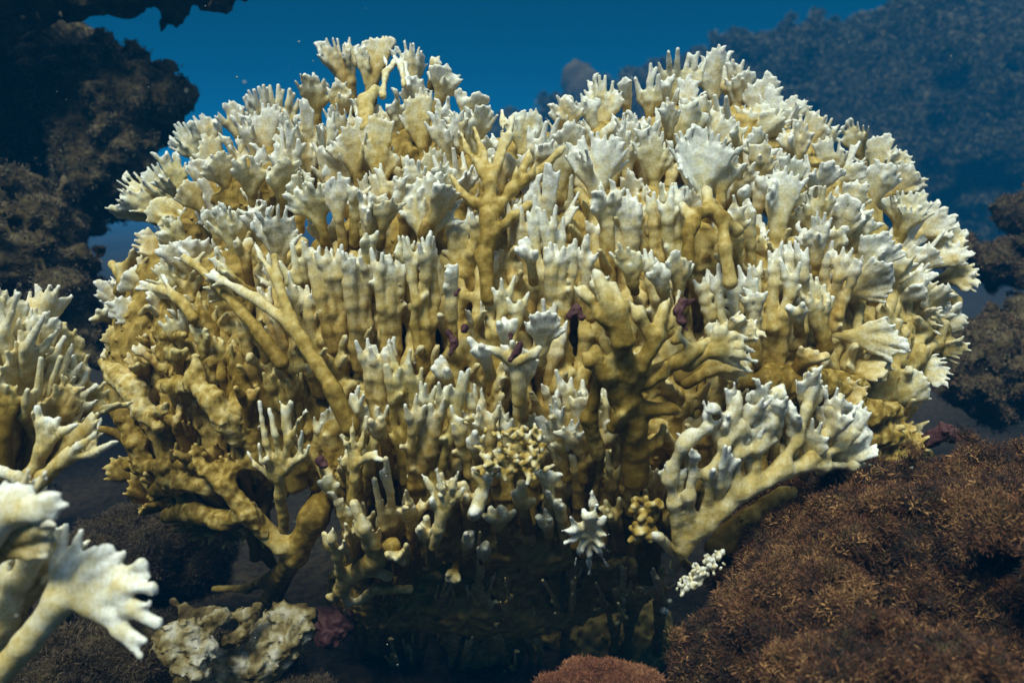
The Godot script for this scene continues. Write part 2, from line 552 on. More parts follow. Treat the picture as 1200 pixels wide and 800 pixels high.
# tufts rooted on the faces of a finished mesh
func cover(called: String, label: String, on: MeshInstance3D, mesh: ArrayMesh, count: int, lo: float, hi: float, tones: Array, seed_: int, faces := 0) -> void:
	var r := RandomNumberGenerator.new()
	r.seed = seed_
	var arr := on.mesh.surface_get_arrays(0)
	var V: PackedVector3Array = arr[Mesh.ARRAY_VERTEX]
	var N: PackedVector3Array = arr[Mesh.ARRAY_NORMAL]
	var patch := FastNoiseLite.new()
	patch.seed = seed_
	patch.frequency = 16.0
	patch.fractal_octaves = 3
	var xs: Array[Transform3D] = []
	var cs: Array[Color] = []
	var tries := 0
	while xs.size() < count and tries < count * 6:
		tries += 1
		var i := r.randi_range(0, V.size() - 1)
		var p := on.global_transform * V[i]
		var n := (on.global_transform.basis * N[i]).normalized()
		if n.dot(cam.position - p) < -0.1 or (faces == 1 and n.y > 0.75): continue
		var q := patch.get_noise_3dv(p)
		if q < -0.35 and r.randf() < 0.7: continue
		n = (n + Vector3.UP * 0.3 + Vector3(r.randf_range(-0.4, 0.4), 0, r.randf_range(-0.4, 0.4))).normalized()
		var x := n.cross(Vector3(r.randf_range(-1, 1), r.randf_range(-1, 1), r.randf_range(-1, 1)).normalized()).normalized()
		var s := r.randf_range(lo, hi)
		xs.append(Transform3D(Basis(x, n, x.cross(n)).scaled(Vector3.ONE * s), p))
		var c: Color = tones[mini(int((q * 0.9 + 0.5 + r.randf_range(-0.3, 0.3)) * tones.size()), tones.size() - 1) if q * 0.9 + 0.5 > 0 else 0]
		cs.append(c * r.randf_range(0.55, 1.6))
	var mm := MultiMesh.new()
	mm.transform_format = MultiMesh.TRANSFORM_3D
	mm.use_colors = true
	mm.mesh = mesh
	mm.instance_count = xs.size()
	for i in xs.size():
		mm.set_instance_transform(i, xs[i])
		mm.set_instance_color(i, cs[i])
	var o := MultiMeshInstance3D.new()
	o.name = numbered(called)
	o.multimesh = mm
	o.material_override = M.turf
	add_child(o)
	tag(o, label, "algae", "", "stuff")

func boulder(called: String, text: String, label: String, cell: float, bump: float, freq: float, k: float, shift := 0.0, o := {}) -> MeshInstance3D:
	var j := {"absolute": true, "cell": cell, "bump": bump, "freq": freq, "octaves": 6, "ridged": cell > 0.009 and cell < 0.03, "k": k, "palette": M.rock_tones, "material": "rock", "shift": shift, "mottle": 22.0, "mottled": 0.9}
	j.merge(o, true)
	var m := limb(self, called, text, j)
	tag(m, label, "rock")
	return m

# ================================================================ the scene
func _ready() -> void:
	rng.seed = 20
	cam = Camera3D.new()
	cam.name = "camera"
	cam.fov = 45.0
	cam.near = 0.02
	cam.far = 400.0
	cam.position = Vector3(0, 0.78, 1.32)
	cam.rotation_degrees = Vector3(-10, 0, 0)
	add_child(cam)
	var lens := CameraAttributesPhysical.new()
	lens.frustum_focal_length = 12.0 / TAN
	lens.frustum_focus_distance = 1.12
	lens.exposure_aperture = 4.5
	cam.attributes = lens

	# water on every side; overhead the bright round of the surface
	var sky_img := Image.create(64, 256, false, Image.FORMAT_RGBF)
	for y in 256:
		var el := 90.0 - (y + 0.5) / 256.0 * 180.0
		var deep := Color(0.0003, 0.017, 0.040)
		var c := deep.lerp(Color(0.0003, 0.018, 0.044), smoothstep(0.0, 22.0, el))
		c = c.lerp(Color(0.92, 1.07, 1.06), smoothstep(24.0, 70.0, el))
		if el < 0.0: c = deep.lerp(Color(0.0006, 0.016, 0.035), smoothstep(0.0, 60.0, -el))
		for x in 64: sky_img.set_pixel(x, y, c)
	var pan := PanoramaSkyMaterial.new()
	pan.panorama = ImageTexture.create_from_image(sky_img)
	var sky := Sky.new()
	sky.sky_material = pan
	var env := Environment.new()
	env.background_mode = Environment.BG_SKY
	env.sky = sky
	env.tonemap_mode = Environment.TONE_MAPPER_LINEAR
	env.tonemap_exposure = 1.35
	env.sdfgi_enabled = true
	env.ssao_enabled = true
	env.ssil_enabled = true
	env.fog_enabled = true
	env.fog_light_color = Color(0.04, 0.40, 0.62)
	env.fog_density = 0.026
	var we := WorldEnvironment.new()
	we.name = "world_environment"
	we.environment = env
	add_child(we)
	var sun := DirectionalLight3D.new()
	sun.name = "sun"
	sun.light_color = Color(0.98, 1.0, 0.93)
	sun.light_energy = 1.05
	sun.light_angular_distance = 18.0
	sun.shadow_enabled = true
	sun.rotation_degrees = Vector3(-58, -24, 0)
	add_child(sun)

	materials()
	reef()
	colony()
	neighbours()
	growths()
	run_jobs()
	turf()

# ---------------------------------------------------------------- reef
var fg_rock: MeshInstance3D
var mound: MeshInstance3D
var left_rock: MeshInstance3D
var left_low: MeshInstance3D
var low_mound: MeshInstance3D
var back_reef: MeshInstance3D
var right_rock: MeshInstance3D

func reef() -> void:
	# sea floor
	var n := FastNoiseLite.new()
	n.seed = 5
	n.frequency = 0.9
	n.fractal_octaves = 5
	var st := SurfaceTool.new()
	st.begin(Mesh.PRIMITIVE_TRIANGLES)
	var cnt := 140
	for iz in cnt + 1:
		for ix in cnt + 1:
			var u := ix / float(cnt) * 2.0 - 1.0
			var v := iz / float(cnt) * 2.0 - 1.0
			var p := Vector3(signf(u) * pow(absf(u), 2.2) * 60.0, 0, signf(v) * pow(absf(v), 2.2) * 60.0)
			p.y = -0.06 + n.get_noise_2d(p.x, p.z) * 0.09
			st.set_color(Color(0.035, 0.026, 0.015) * (1.0 + n.get_noise_2d(p.x * 9.0, p.z * 9.0)))
			st.add_vertex(p)
	for iz in cnt:
		for ix in cnt:
			var a := iz * (cnt + 1) + ix
			for q in [a, a + 1, a + cnt + 2, a, a + cnt + 2, a + cnt + 1]: st.add_index(q)
	st.generate_normals()
	var bed := MeshInstance3D.new()
	bed.name = "seabed"
	bed.mesh = st.commit()
	bed.material_override = M.rock
	add_child(bed)
	tag(bed, "dark brown rubble sea floor under the corals", "", "", "structure")

	left_rock = boulder("reef_boulder", "60,110,230,170 150,120,215,110 190,110,215,82; 120,200,215,140 150,180,212,85; 205,140,212,58; 120,85,226,100 175,100,222,72; -60,140,235,200; -80,240,260,260 20,200,262,240 40,90,262,240; -150,300,230,250; 90,235,240,90 60,280,235,100", "rounded algae covered boulder with pale patches, behind the coral at upper left", 0.012, 0.04, 7.0, 0.07)
	boulder("reef_overhang", "-250,-60,190,170 0,-40,195,135 130,-35,200,105 220,-20,205,75 265,-12,208,48 300,-10,210,22; -300,150,190,160 -80,60,200,130; -250,-200,190,300 0,-200,190,260 150,-170,195,150", "black rock overhang jutting in along the top left corner", 0.012, 0.06, 6.0, 0.06)  # last run: unseen lumps above the view, added to shade the left boulders
	left_low = boulder("reef_slope", "-60,330,180,150 30,300,178,100 80,350,175,50; -100,460,165,150 20,420,170,80; -20,240,190,130 60,250,195,80; 100,335,186,60 112,400,180,55; -60,760,200,260 -20,580,195,150", "brown encrusted reef slope below the boulder at left edge", 0.01, 0.05, 7.0, 0.07)
	fg_rock = boulder("algae_rock", "1250,690,82,95 1130,660,95,70 1010,640,98,62 900,660,103,40; 882,690,102,36 930,615,108,42 1000,580,110,40; 1240,590,98,55 1130,570,103,34 1040,590,108,40; 930,740,92,75 832,775,96,36; 1000,850,78,80 1200,880,72,85; 1240,760,66,25", "big rock at lower right furred with rusty brown algae", 0.006, 0.045, 15.0, 0.04, 0.0, {"hollow": "1080,622,88,30 1115,665,84,58 1175,715,78,70 1240,755,72,75; 1000,770,68,22 930,775,74,16"})
	boulder("rock_outcrop", "-90,900,100,150 -70,740,103,90 -40,640,106,48; -80,900,76,80 -50,845,76,36", "dark rock at left edge on which the two left corals stand", 0.008, 0.03, 9.0, 0.05)
	mound = boulder("algae_mound", "690,815,93,32 740,822,93,28 650,825,94,24", "small rusty brown algae mound at the bottom edge below the coral", 0.005, 0.012, 16.0, 0.03)
	low_mound = boulder("rubble_mound", "60,860,100,110 170,800,118,75 300,850,112,90; 130,680,140,100 220,640,150,80; 380,830,118,70", "dark brown algae covered rubble mound beneath the white corals at lower left", 0.008, 0.04, 9.0, 0.05)
	back_reef = boulder("distant_reef", "1300,220,861,1876 1150,190,916,1567 1020,200,971,1567 900,215,1026,1600 790,225,1104,1435 690,220,1148,1104 600,215,1192,938; 870,130,971,463 960,110,916,574 1070,95,883,618 1190,90,861,684", "hazy blue green reef slope far behind the coral at upper right", 0.065, 0.36, 1.5, 0.35, 0.0, {"mottle": 2.6})
	boulder("distant_pinnacle", "680,150,1214,463 684,105,1214,253 676,85,1214,187", "faint small reef pinnacle in blue haze behind the dip of the coral", 0.06, 0.12, 2.0, 0.2, 0.0, {"mottle": 2.6})
	right_rock = boulder("reef_block", "1240,260,250,140 1200,250,245,75; 1180,310,220,80 1130,300,215,50; 1220,420,200,160 1150,430,190,120", "brown reef block behind the right flank of the coral", 0.012, 0.05, 7.0, 0.06)

# ---------------------------------------------------------------- the large colony
func colony() -> void:
	var c := thing("fire_coral", at(600, 800, 1.36), "huge domed fire coral colony, ochre below with bleached white branch tips", "coral")
	# the body that all branches rise from
	limb(c, "core", "t0,0.25 420,330,-11,80 520,290,-12,90 620,330,-12,90 760,300,-12,90 880,360,-12,85 960,400,-11,60; t0,0.25 240,268,-12,42 310,228,-12,46 370,196,-13,46 440,184,-13,46 500,186,-13,46 560,210,-13,46 640,205,-13,46 720,188,-13,46 800,170,-13,46 870,172,-13,46 920,206,-13,48 980,260,-12,48 1030,330,-11,45 1020,400,-10,50 1000,470,-9,50; t0,0.2 200,330,-8,50 180,400,-7,50 170,450,-7,45 230,540,-8,50; t0,0.2 300,330,-10,70 260,420,-9,70 300,520,-9,70; t0,0.1 360,480,-12,90 560,480,-13,90 760,470,-12,90 900,480,-12,70; t0,0.1 480,600,-14,70 640,600,-14,70 760,600,-12,60; t0,0.1 540,800,-18,70 600,640,-20,80; t0,0.1 450,780,-18,60 450,640,-16,60; t0,0 380,800,-22,80 480,760,-22,80 600,760,-22,90 740,740,-18,80; t0,0 420,690,-14,50 520,680,-18,70 640,680,-18,70 740,670,-14,50", {"fat": 1.0, "cell": 0.008, "k": 0.05, "bump": 0.011, "freq": 42.0, "octaves": 2, "shift": 0.12})
	# fused wavering columns in front of it
	for n in 16:
		var text := ""
		for q in 4:
			var x := 165.0 + (n * 4 + q) * 14.7 + jit(5)
			var u := (x - 630.0) / 500.0
			var top := 400.0 - 155.0 * sqrt(maxf(0.05, 1.0 - u * u)) + jit(20)
			var low := 440.0 + 170.0 * sqrt(maxf(0.05, 1.0 - u * u)) + jit(25)
			var y := low
			var px := x - u * 40.0
			text += "t0,0.45"
			var i := 0
			while y > top:
				text += " %f,%f,%f,%f" % [px, y, rng.randf_range(-5.0, -1.0), rng.randf_range(5.0, 10.5)]
				y -= rng.randf_range(28, 46)
				px += u * 9.0 + jit(9)
				i += 1
			text += ";"
			for b in 5:
				var by := rng.randf_range(top, low)
				var bx := x + u * lerpf(-30.0, 40.0, (low - by) / maxf(low - top, 1.0))
				var side := 16.0 if rng.randf() < 0.5 else -16.0
				text += "t0.1,0.4 %f,%f,%f,9 %f,%f,%f,7;" % [bx, by, -2.5, bx + side, by - rng.randf_range(5, 30), -2.0]
				if rng.randf() < 0.7: text += "t0.2,0.6 %f,%f,%f,7 %f,%f,%f,4;" % [bx, by, -2.0, bx + side * 0.7, by - rng.randf_range(14, 30), rng.randf_range(0.0, 2.5)]
		limb(c, "column", text, {"fat": 1.0, "k": 0.009, "cell": 0.0043, "bump": 0.0022, "freq": 45.0, "shift": lerpf(0.02, 0.1, n / 15.0)})
	plant(c, """
F 385 49 404 102 30 0
V 410 46 412 112 26 0
F 440 47 434 112 40 0
F 486 56 482 112 37 0
F 522 80 514 120 36 0
V 510 66 506 95 14 -2
F 367 91 371 140 42 0
F 398 97 393 140 24 2
C 323 104 325 162 46 0
C 305 106 317 155 40 0
F 267 124 281 168 34 0
F 237 137 258 182 28 0
F 210 150 247 198 38 0
F 199 183 216 238 30 0
F 178 195 212 242 32 1
F 146 214 200 252 38 1
F 131 241 182 258 24 1
F 310 130 306 208 50 3
V 275 148 281 210 30 3
F 240 165 263 220 32 3
F 360 127 361 208 30 3
V 383 132 380 210 32 3
C 340 148 342 218 22 3
F 413 145 420 212 36 3
F 445 142 446 212 38 4
V 462 112 470 178 28 1
F 492 112 497 188 40 3
V 520 116 529 190 26 2
F 555 112 545 150 28 0
F 560 123 554 178 34 1
V 533 128 546 184 24 2
F 513 135 528 195 24 3
F 622 133 612 192 36 1
C 645 143 632 198 36 2
F 660 117 673 158 30 0
V 683 108 697 152 28 0
F 710 91 708 155 34 0
F 668 147 676 188 36 2
Fw 697 163 702 240 64 5 10
F 648 172 628 205 22 4
Fw 517 194 516 244 36 4
Fw 543 197 536 240 24 4
Fw 508 213 500 290 60 6 5
Fw 530 222 505 262 40 7 25
F 637 207 638 296 42 5
V 705 218 712 290 40 5
C 800 62 796 116 54 0 0
F 842 60 838 124 30 0
C 863 77 857 120 26 0
V 732 88 735 130 22 0
C 760 86 762 135 28 0
V 778 90 780 124 22 0
F 877 85 865 126 24 0
F 897 92 882 146 32 1
F 909 108 898 166 32 1
F 931 115 917 156 26 0
F 780 121 783 166 24 2
V 807 105 808 156 22 2
F 825 117 822 160 26 2
C 845 106 848 156 14 2
V 863 140 865 182 24 3
F 886 154 886 192 24 3
F 740 136 746 186 26 3
F 726 144 734 206 22 3
F 757 151 766 222 44 4
Fw 818 157 823 234 78 6 0
F 856 179 845 232 36 6
V 880 184 861 232 28 5
Fw 915 206 910 274 58 6 10
F 932 149 930 196 26 3
F 946 132 940 196 38 1
F 970 142 954 186 26 1
F 1003 145 1010 188 37 0
F 975 162 980 222 38 2
F 1012 192 974 214 24 3
F 1038 162 1024 206 36 0
F 1057 178 1031 216 30 1
F 1028 194 1020 248 40 2
F 1074 203 1043 230 36 1
F 1068 227 1054 278 52 2
F 1108 248 1073 280 44 1
F 957 225 955 276 36 5
F 995 234 980 288 40 5
V 1020 251 998 294 28 5
Fw 1040 279 1008 326 52 5
F 1126 274 1073 304 48 1
F 1131 291 1084 314 30 2
F 1146 322 1102 328 38 1
F 958 254 956 306 28 6
P 795 224 796 310 30 6
V 862 234 864 300 18 7
V 878 227 880 300 16 7
K 872 222 872 250 12 7
V 892 200 888 250 18 5
F 1061 300 1028 350 30 4
F 1086 312 1043 356 28 4
F 1103 335 1047 380 42 3
F 1126 369 1056 404 46 3
F 1131 405 1078 408 28 3
F 1113 435 1057 424 38 2
Fw 1086 456 1032 474 46 4
Fw 1056 400 976 392 48 7
Fw 1040 318 986 350 52 6
V 1133 362 1093 367 12 2
F 213 284 229 326 62 4 0
F 158 285 203 304 32 2
F 149 320 188 340 36 3
F 117 336 163 370 30 3
V 124 355 163 380 24 3
K 111 366 138 380 20 3
F 265 244 276 296 44 4
F 301 239 306 286 34 4
Fw 322 244 326 306 38 7 15
V 282 272 290 320 26 6
F 243 326 290 342 38 7
Vw 126 400 142 436 26 4
Fw 362 218 377 270 36 7
Fw 390 211 399 270 30 7
Vw 418 207 416 266 30 6
F 433 229 433 296 24 7
F 458 234 448 276 32 7
C 455 191 456 246 18 4
V 470 211 473 266 20 6
Fw 488 191 491 240 26 5
V 430 262 432 330 22 6
V 470 262 476 345 22 5
P 497 290 498 400 34 5
P 455 300 458 400 30 4
P 380 290 392 380 34 5
P 418 300 424 400 30 4
C 350 292 352 350 30 4
V 526 305 530 380 18 7
P 540 250 545 330 34 3
F 230 190 252 235 34 2
F 256 182 269 228 34 3
F 214 217 242 252 34 4
F 290 186 296 236 36 3
F 331 190 331 242 36 3
F 180 238 218 264 30 3
V 240 240 258 285 26 4
F 190 262 222 290 34 3
F 345 205 350 255 30 4
F 962 190 950 238 36 4
F 930 186 922 232 34 4
F 1005 216 988 256 36 3
F 898 172 888 218 34 3
V 985 262 970 305 28 4
F 1090 290 1058 320 36 3
V 580 150 576 200 24 2
F 590 180 590 230 28 2
""")
	plant(c, """
P 615 250 612 380 34 3
P 640 250 648 380 40 4
P 590 330 584 430 40 3
P 660 290 655 385 34 3
V 682 280 690 350 30 4
P 735 230 735 320 34 4
P 765 225 766 320 36 4
P 775 300 780 380 34 2
F 735 292 742 330 32 8
V 770 312 780 350 26 8
F 795 298 795 345 28 9
V 700 315 712 372 26 6
K 620 284 625 330 24 6
Fw 640 365 636 410 40 8
Kw 592 375 594 420 30 8
Kw 565 402 575 440 30 8
F 600 410 610 470 42 9
Kw 520 425 528 460 34 6
P 905 300 905 400 44 5
P 925 290 930 380 40 5
P 860 320 868 420 44 4
P 840 320 845 400 34 3
V 880 330 885 400 30 6
K 935 360 937 390 26 8
F 960 330 965 390 50 5
P 985 300 975 380 36 4
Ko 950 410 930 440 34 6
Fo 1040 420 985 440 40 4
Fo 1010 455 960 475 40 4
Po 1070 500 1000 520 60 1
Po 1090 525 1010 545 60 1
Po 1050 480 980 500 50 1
V 860 395 815 430 46 8
F 870 412 820 440 40 9
F 880 378 842 400 34 9
P 440 400 452 500 34 6
P 470 420 478 530 40 6
P 520 450 505 560 44 7
P 500 470 490 560 34 7
P 540 470 560 560 30 6
V 565 460 575 540 30 7
P 430 460 420 560 40 5
K 445 490 455 540 30 8
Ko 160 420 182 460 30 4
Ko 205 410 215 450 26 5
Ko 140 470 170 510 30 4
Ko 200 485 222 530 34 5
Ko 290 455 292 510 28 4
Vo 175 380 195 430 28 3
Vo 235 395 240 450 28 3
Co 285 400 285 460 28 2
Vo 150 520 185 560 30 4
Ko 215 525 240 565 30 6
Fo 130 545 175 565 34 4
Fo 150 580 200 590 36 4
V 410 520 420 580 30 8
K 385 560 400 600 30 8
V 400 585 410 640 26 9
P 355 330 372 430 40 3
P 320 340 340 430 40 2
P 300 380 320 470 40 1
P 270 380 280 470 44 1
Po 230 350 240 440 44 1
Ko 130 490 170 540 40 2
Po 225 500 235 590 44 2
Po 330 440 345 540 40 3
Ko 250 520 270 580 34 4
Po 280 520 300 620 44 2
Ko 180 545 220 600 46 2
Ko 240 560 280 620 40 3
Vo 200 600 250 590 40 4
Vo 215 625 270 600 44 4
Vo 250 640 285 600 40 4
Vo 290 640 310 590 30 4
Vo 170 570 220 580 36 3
K 520 560 525 620 42 11
V 480 570 485 640 36 10
C 455 560 465 640 34 9
K 545 575 550 620 30 11
V 440 600 450 660 34 10
K 500 610 505 660 26 12
K 470 640 480 670 30 11
C 410 600 425 660 40 9
K 545 625 548 660 18 11
K 580 590 590 640 34 9
K 610 575 618 620 34 9
V 640 540 645 600 24 10
V 655 560 660 620 22 10
K 640 600 645 640 26 9
K 565 640 575 670 24 8
K 530 680 535 660 22 8
F 690 470 685 540 36 7
P 665 440 668 530 34 6
F 650 470 655 540 30 6
Po 700 500 700 600 50 5
Po 740 540 735 620 54 5
Po 670 530 680 620 50 4
Po 610 480 615 580 40 4
Po 760 560 760 650 40 4
K 760 595 762 630 26 8
Ko 720 590 725 640 30 6
P 580 480 590 570 34 5
K 555 510 560 550 20 8
""")
	plant(c, """
Vo 450 620 450 780 50 1
Vo 500 680 490 800 50 -1
Vo 560 660 550 790 50 -3
Vo 610 650 610 790 50 -3
Vo 670 640 660 780 44 -3
Vo 720 640 720 760 50 -2
Vo 740 680 735 760 40 0
Vo 780 650 770 760 40 0
Vo 420 680 425 800 44 1
Vo 350 620 320 720 30 -2
Vo 640 700 620 820 40 -2
Vo 540 720 530 830 40 0
Vo 590 730 600 830 40 0
Vo 480 730 470 830 40 0
""", -0.05)
	# limbs with a shape of their own
	limb(c, "limb", "t0,0.5 410,500,7,20 390,455,8,16 345,385,8,13 325,330,8,9 322,300,8,8; 345,385,8,12 300,350,8,11 262,330,8,8 240,322,8,5; 325,330,8,8 305,300,8,6 298,285,8,4; 262,330,8,7 250,318,8,4; 262,332,8,7 246,336,9,4", {"shift": 0.02, "fat": 0.62})
	limb(c, "limb", "t0,0.5 330,425,5,16 300,385,6,13 265,345,6,11 228,310,6,9 215,300,6,7; 228,310,6,7 205,302,6,4; 228,310,6,7 240,295,6,5", {"shift": 0.0, "fat": 0.62})
	limb(c, "limb", "t0.1,0.5 226,372,6,12 210,350,6,11 190,340,5,9; 190,340,5,8 165,330,5,5; 190,340,5,8 160,338,5,4; 205,350,6,8 190,322,6,4", {"shift": 0.05, "fat": 0.66})
	limb(c, "limb", "t0,0.45 572,350,2,18 568,300,3,19 572,255,4,18 574,215,5,14 566,180,5,9 556,150,5,5; t0.3,0.95 574,215,5,12 588,170,6,7 589,142,6,5 588,122,6,3; t0.3,0.9 582,200,6,10 597,160,7,7 602,132,7,3.5; t0.4,0.9 594,165,6,6 600,145,6,5; t0.1,0.6 572,260,4,15 600,222,4,13 618,188,4,9 620,175,4,5; t0.1,0.6 605,220,4,11 634,200,4,9 655,178,5,6 662,172,5,4; t0,0.5 570,280,4,14 600,255,4,11 622,238,3,9; t0.1,0.6 566,205,5,8 547,175,4,6 540,155,4,4; t0.2,0.8 568,200,5,7 552,182,6,4; t0.3,0.8 604,205,5,8 608,185,6,4; t0.1,0.5 560,240,4,12 540,225,4,8 528,205,4,5; t0.3,0.8 622,205,5,7 630,185,6,4", {"k": 0.009, "shift": 0.04, "fat": 0.52})
	limb(c, "arch", "t0,0.4 806,320,6,10 808,270,7,9 818,250,7,9 832,246,7,9 846,256,7,9 850,290,7,9 856,330,6,12; t0.3,0.7 832,246,7,8 828,225,6,9; t0.1,0.4 846,256,7,10 862,270,6,12; t0.3,0.7 812,262,7,9 800,240,6,8", {"k": 0.008})
	limb(c, "arch", "t0.5,0.9 448,112,0,7 452,85,0,6 462,73,0,6 474,76,0,6 478,100,0,6; t0.2,0.5 430,150,1,14 428,120,1,15 440,105,1,10", {"shift": 0.1})
	limb(c, "branch", "t0.5,1 474,100,1,5 470,80,1,5 462,66,1,4; t0.6,1 470,80,1,4 474,64,1,3; t0.6,1 455,84,0,4 450,66,1,3", {"shift": 0.1})
	limb(c, "fold", "t0.25,0.45 190,452,3,12 206,452,4,15 228,448,5,15 248,468,5,18 264,492,4,20 276,515,3,13; t0.3,0.5 226,450,5,10 230,430,5,8 228,418,5,6; t0.4,0.55 122,425,3,11 138,440,4,19 156,455,4,22 166,480,4,18 180,492,4,12; t0.3,0.6 176,490,5,9 190,480,6,6 194,474,6,5; t0.3,0.6 178,492,5,9 186,500,6,6 184,504,6,5; t0.05,0.25 120,470,2,10 145,490,3,16 160,520,3,18 172,560,3,16; t0.05,0.25 200,500,1,24 205,560,1,22 230,600,2,16; t0.05,0.25 150,545,3,12 190,548,4,14 235,540,4,14 275,548,3,14; t0.1,0.35 232,530,5,8 240,548,6,11 262,568,6,14 290,600,5,16 310,625,4,12; t0.05,0.3 180,575,4,14 210,565,5,16 245,570,4,16; t0.05,0.3 195,605,5,14 225,600,6,17 260,610,5,16 290,600,4,14; t0.3,0.5 230,530,6,7 228,520,6,5; t0.05,0.3 190,340,1,22 200,390,1,24 195,430,1,18; t0.05,0.3 240,370,0,20 250,420,0,22 245,455,1,18; t0,0.2 280,420,0,22 292,480,0,24 300,540,0,20; t0.1,0.4 205,395,3,9 215,392,5,6", {"k": 0.012, "shift": -0.07, "bump": 0.0045, "freq": 46.0, "octaves": 4, "cell": 0.0036, "mottled": 0.5})
	limb(c, "fold", "t0,0.3 980,500,2,24 1020,485,2,22 1050,480,2,14; t0,0.3 970,520,2,26 1030,512,2,22 1075,515,2,12; t0,0.3 980,540,2,24 1040,535,2,20 1088,532,2,10; t0,0.25 900,450,1,34 950,450,1,30 1000,455,1,24", {"k": 0.012, "shift": -0.05, "bump": 0.006, "freq": 40.0, "mottled": 0.5})
	# dark leaning tree in front of the right flank
	limb(c, "limb", "t0,0.3 745,560,8,24 742,500,10,23 735,440,13,19 728,400,16,15; t0.1,0.8 728,400,16,12 705,370,17,9 690,350,17,6 672,336,17,3.5; t0.4,0.9 690,350,17,5 684,335,17,3.5; t0.1,0.8 730,395,16,12 714,355,18,9 702,325,18,7; t0.4,0.9 712,350,18,7 696,318,18,4; t0.2,0.9 735,400,17,11 728,360,18,8 720,332,18,5; t0.1,0.7 750,430,14,15 770,395,15,10 776,358,15,5; t0.2,0.9 765,400,15,9 748,370,16,6 736,350,16,3.5; t0.2,0.9 758,388,15,7 752,360,16,4; t0.2,0.9 775,395,14,8 792,365,14,6 796,342,14,3.5; t0,0.6 760,440,12,15 800,420,13,12 830,400,13,8; t0.3,0.9 815,412,13,7 800,398,14,3.5; t0,0.3 735,470,12,15 708,440,13,10 698,415,14,8 697,408,14,7; t0.1,0.4 705,440,13,8 690,425,14,6 684,415,14,5; t0,0.3 700,450,12,9 690,490,10,12 700,530,8,15; t0,0.2 760,480,11,15 785,478,12,8 796,482,12,5; t0.2,0.9 790,400,14,7 800,380,14,3.5; t0.2,0.9 775,375,15,6 785,350,15,3; t0,0.4 720,500,11,12 728,485,13,6; t0.1,0.5 722,470,12,10 715,440,14,7 716,420,15,5; t0.1,0.4 760,450,13,9 778,440,14,6 782,425,15,4; t0,0.4 745,530,9,14 770,520,9,9 778,500,10,6", {"k": 0.009, "shift": -0.1, "fat": 0.68})
	# broad fan that fans out of the tree to the right
	limb(c, "branch", "t0.2,0.4 805,425,12,14 835,408,13,11; 835,408,13,9 848,385,14,6 853,373,14,3; 835,408,13,9 860,392,14,6 876,397,14,3; 838,410,13,9 865,405,14,6 884,412,14,3; 838,412,13,9 866,416,14,6 886,424,14,4; 836,414,13,9 862,426,13,6 878,436,13,3; 835,406,13,8 840,388,14,5 840,374,14,3", {"shift": -0.05})
	# holed blade low on the right
	limb(c, "blade", "t0.2,0.5 800,640,12,18 830,610,13,20 870,575,14,20 920,550,14,17 965,545,14,11 1000,546,14,7 1020,544,14,4; t0.5,0.9 1000,546,14,7 1012,528,14,6 1016,520,14,4; t0.2,0.6 795,630,12,14 790,590,12,11 785,560,12,9 785,545,12,5; t0.2,0.6 810,620,12,12 808,580,13,9 815,540,13,7; t0.3,0.7 785,560,12,10 800,520,13,10 810,505,13,8; t0.4,0.9 805,520,13,10 830,500,14,7 842,494,14,5; t0.2,0.6 830,600,13,12 832,555,14,9 850,520,14,8 862,480,14,9 866,458,14,5; t0.5,1 856,490,14,7 838,480,15,5 830,470,15,3; t0.5,1 838,478,15,4 828,482,15,3; t0.5,1 862,470,14,6 853,462,14,3; t0.2,0.6 862,575,14,11 865,530,14,8 868,498,14,6; t0.2,0.6 885,560,14,11 890,520,14,8 905,500,14,8 910,485,14,8; t0.5,1 900,500,14,7 890,478,14,5 888,450,14,4; t0.2,0.6 910,550,14,10 935,515,14,9 945,480,14,9 950,455,14,7 945,436,14,4; t0.6,1 950,460,14,6 960,440,14,6; t0.2,0.6 945,540,14,9 968,510,14,8 975,480,14,10 985,462,14,7; t0.6,1 975,475,14,8 995,475,14,4; t0.6,1 985,470,14,7 998,482,14,4; t0.2,0.6 955,535,14,8 985,525,14,8 1005,505,14,8 1020,512,14,4; t0.6,1 1000,505,14,8 1005,488,14,7 1022,506,14,3; t0.3,0.6 868,530,14,8 890,525,14,7 910,515,14,7; t0.3,0.6 850,520,14,8 868,500,14,7 888,515,14,6; t0.5,1 890,500,14,6 920,480,14,5 920,462,15,3; t0.2,0.4 800,640,12,16 790,665,11,12; t0.4,0.8 900,478,14,6 908,460,14,6 918,452,14,5", {"k": 0.011, "fat": 0.58, "shift": 0.2})
	plant(c, """
F 946 438 944 500 30 14
V 838 474 846 530 26 15
F 889 450 894 510 24 15
F 976 460 964 522 34 15
F 1008 478 978 532 34 15
F 1019 520 975 546 32 15
V 912 458 908 516 24 15
F 866 458 862 520 24 15
V 814 506 808 562 26 14
V 930 470 930 530 24 15
V 790 545 796 600 24 13
F 955 500 945 545 26 15
V 880 500 880 560 22 15
C 845 525 840 590 26 15
""", 0.16)
	plant(c, """
F 140 350 178 386 34 4
F 176 344 204 386 34 5
F 132 384 168 412 30 4
V 168 398 194 440 30 5
F 203 368 218 418 32 5
V 236 372 240 425 28 5
F 186 310 214 345 34 5
C 150 420 176 455 26 5
""", 0.06)
	limb(c, "blade", "t0,0.3 850,630,10,20 880,610,10,18 920,580,10,14; t0,0.3 835,640,11,14 870,640,11,9 882,632,11,5; t0,0.3 900,590,10,12 930,575,10,8", {"k": 0.01, "shift": -0.02})
	limb(c, "branch", "t0.1,0.9 815,672,8,9 795,652,11,8 772,630,13,8 768,626,13,7", {"shift": 0.05})
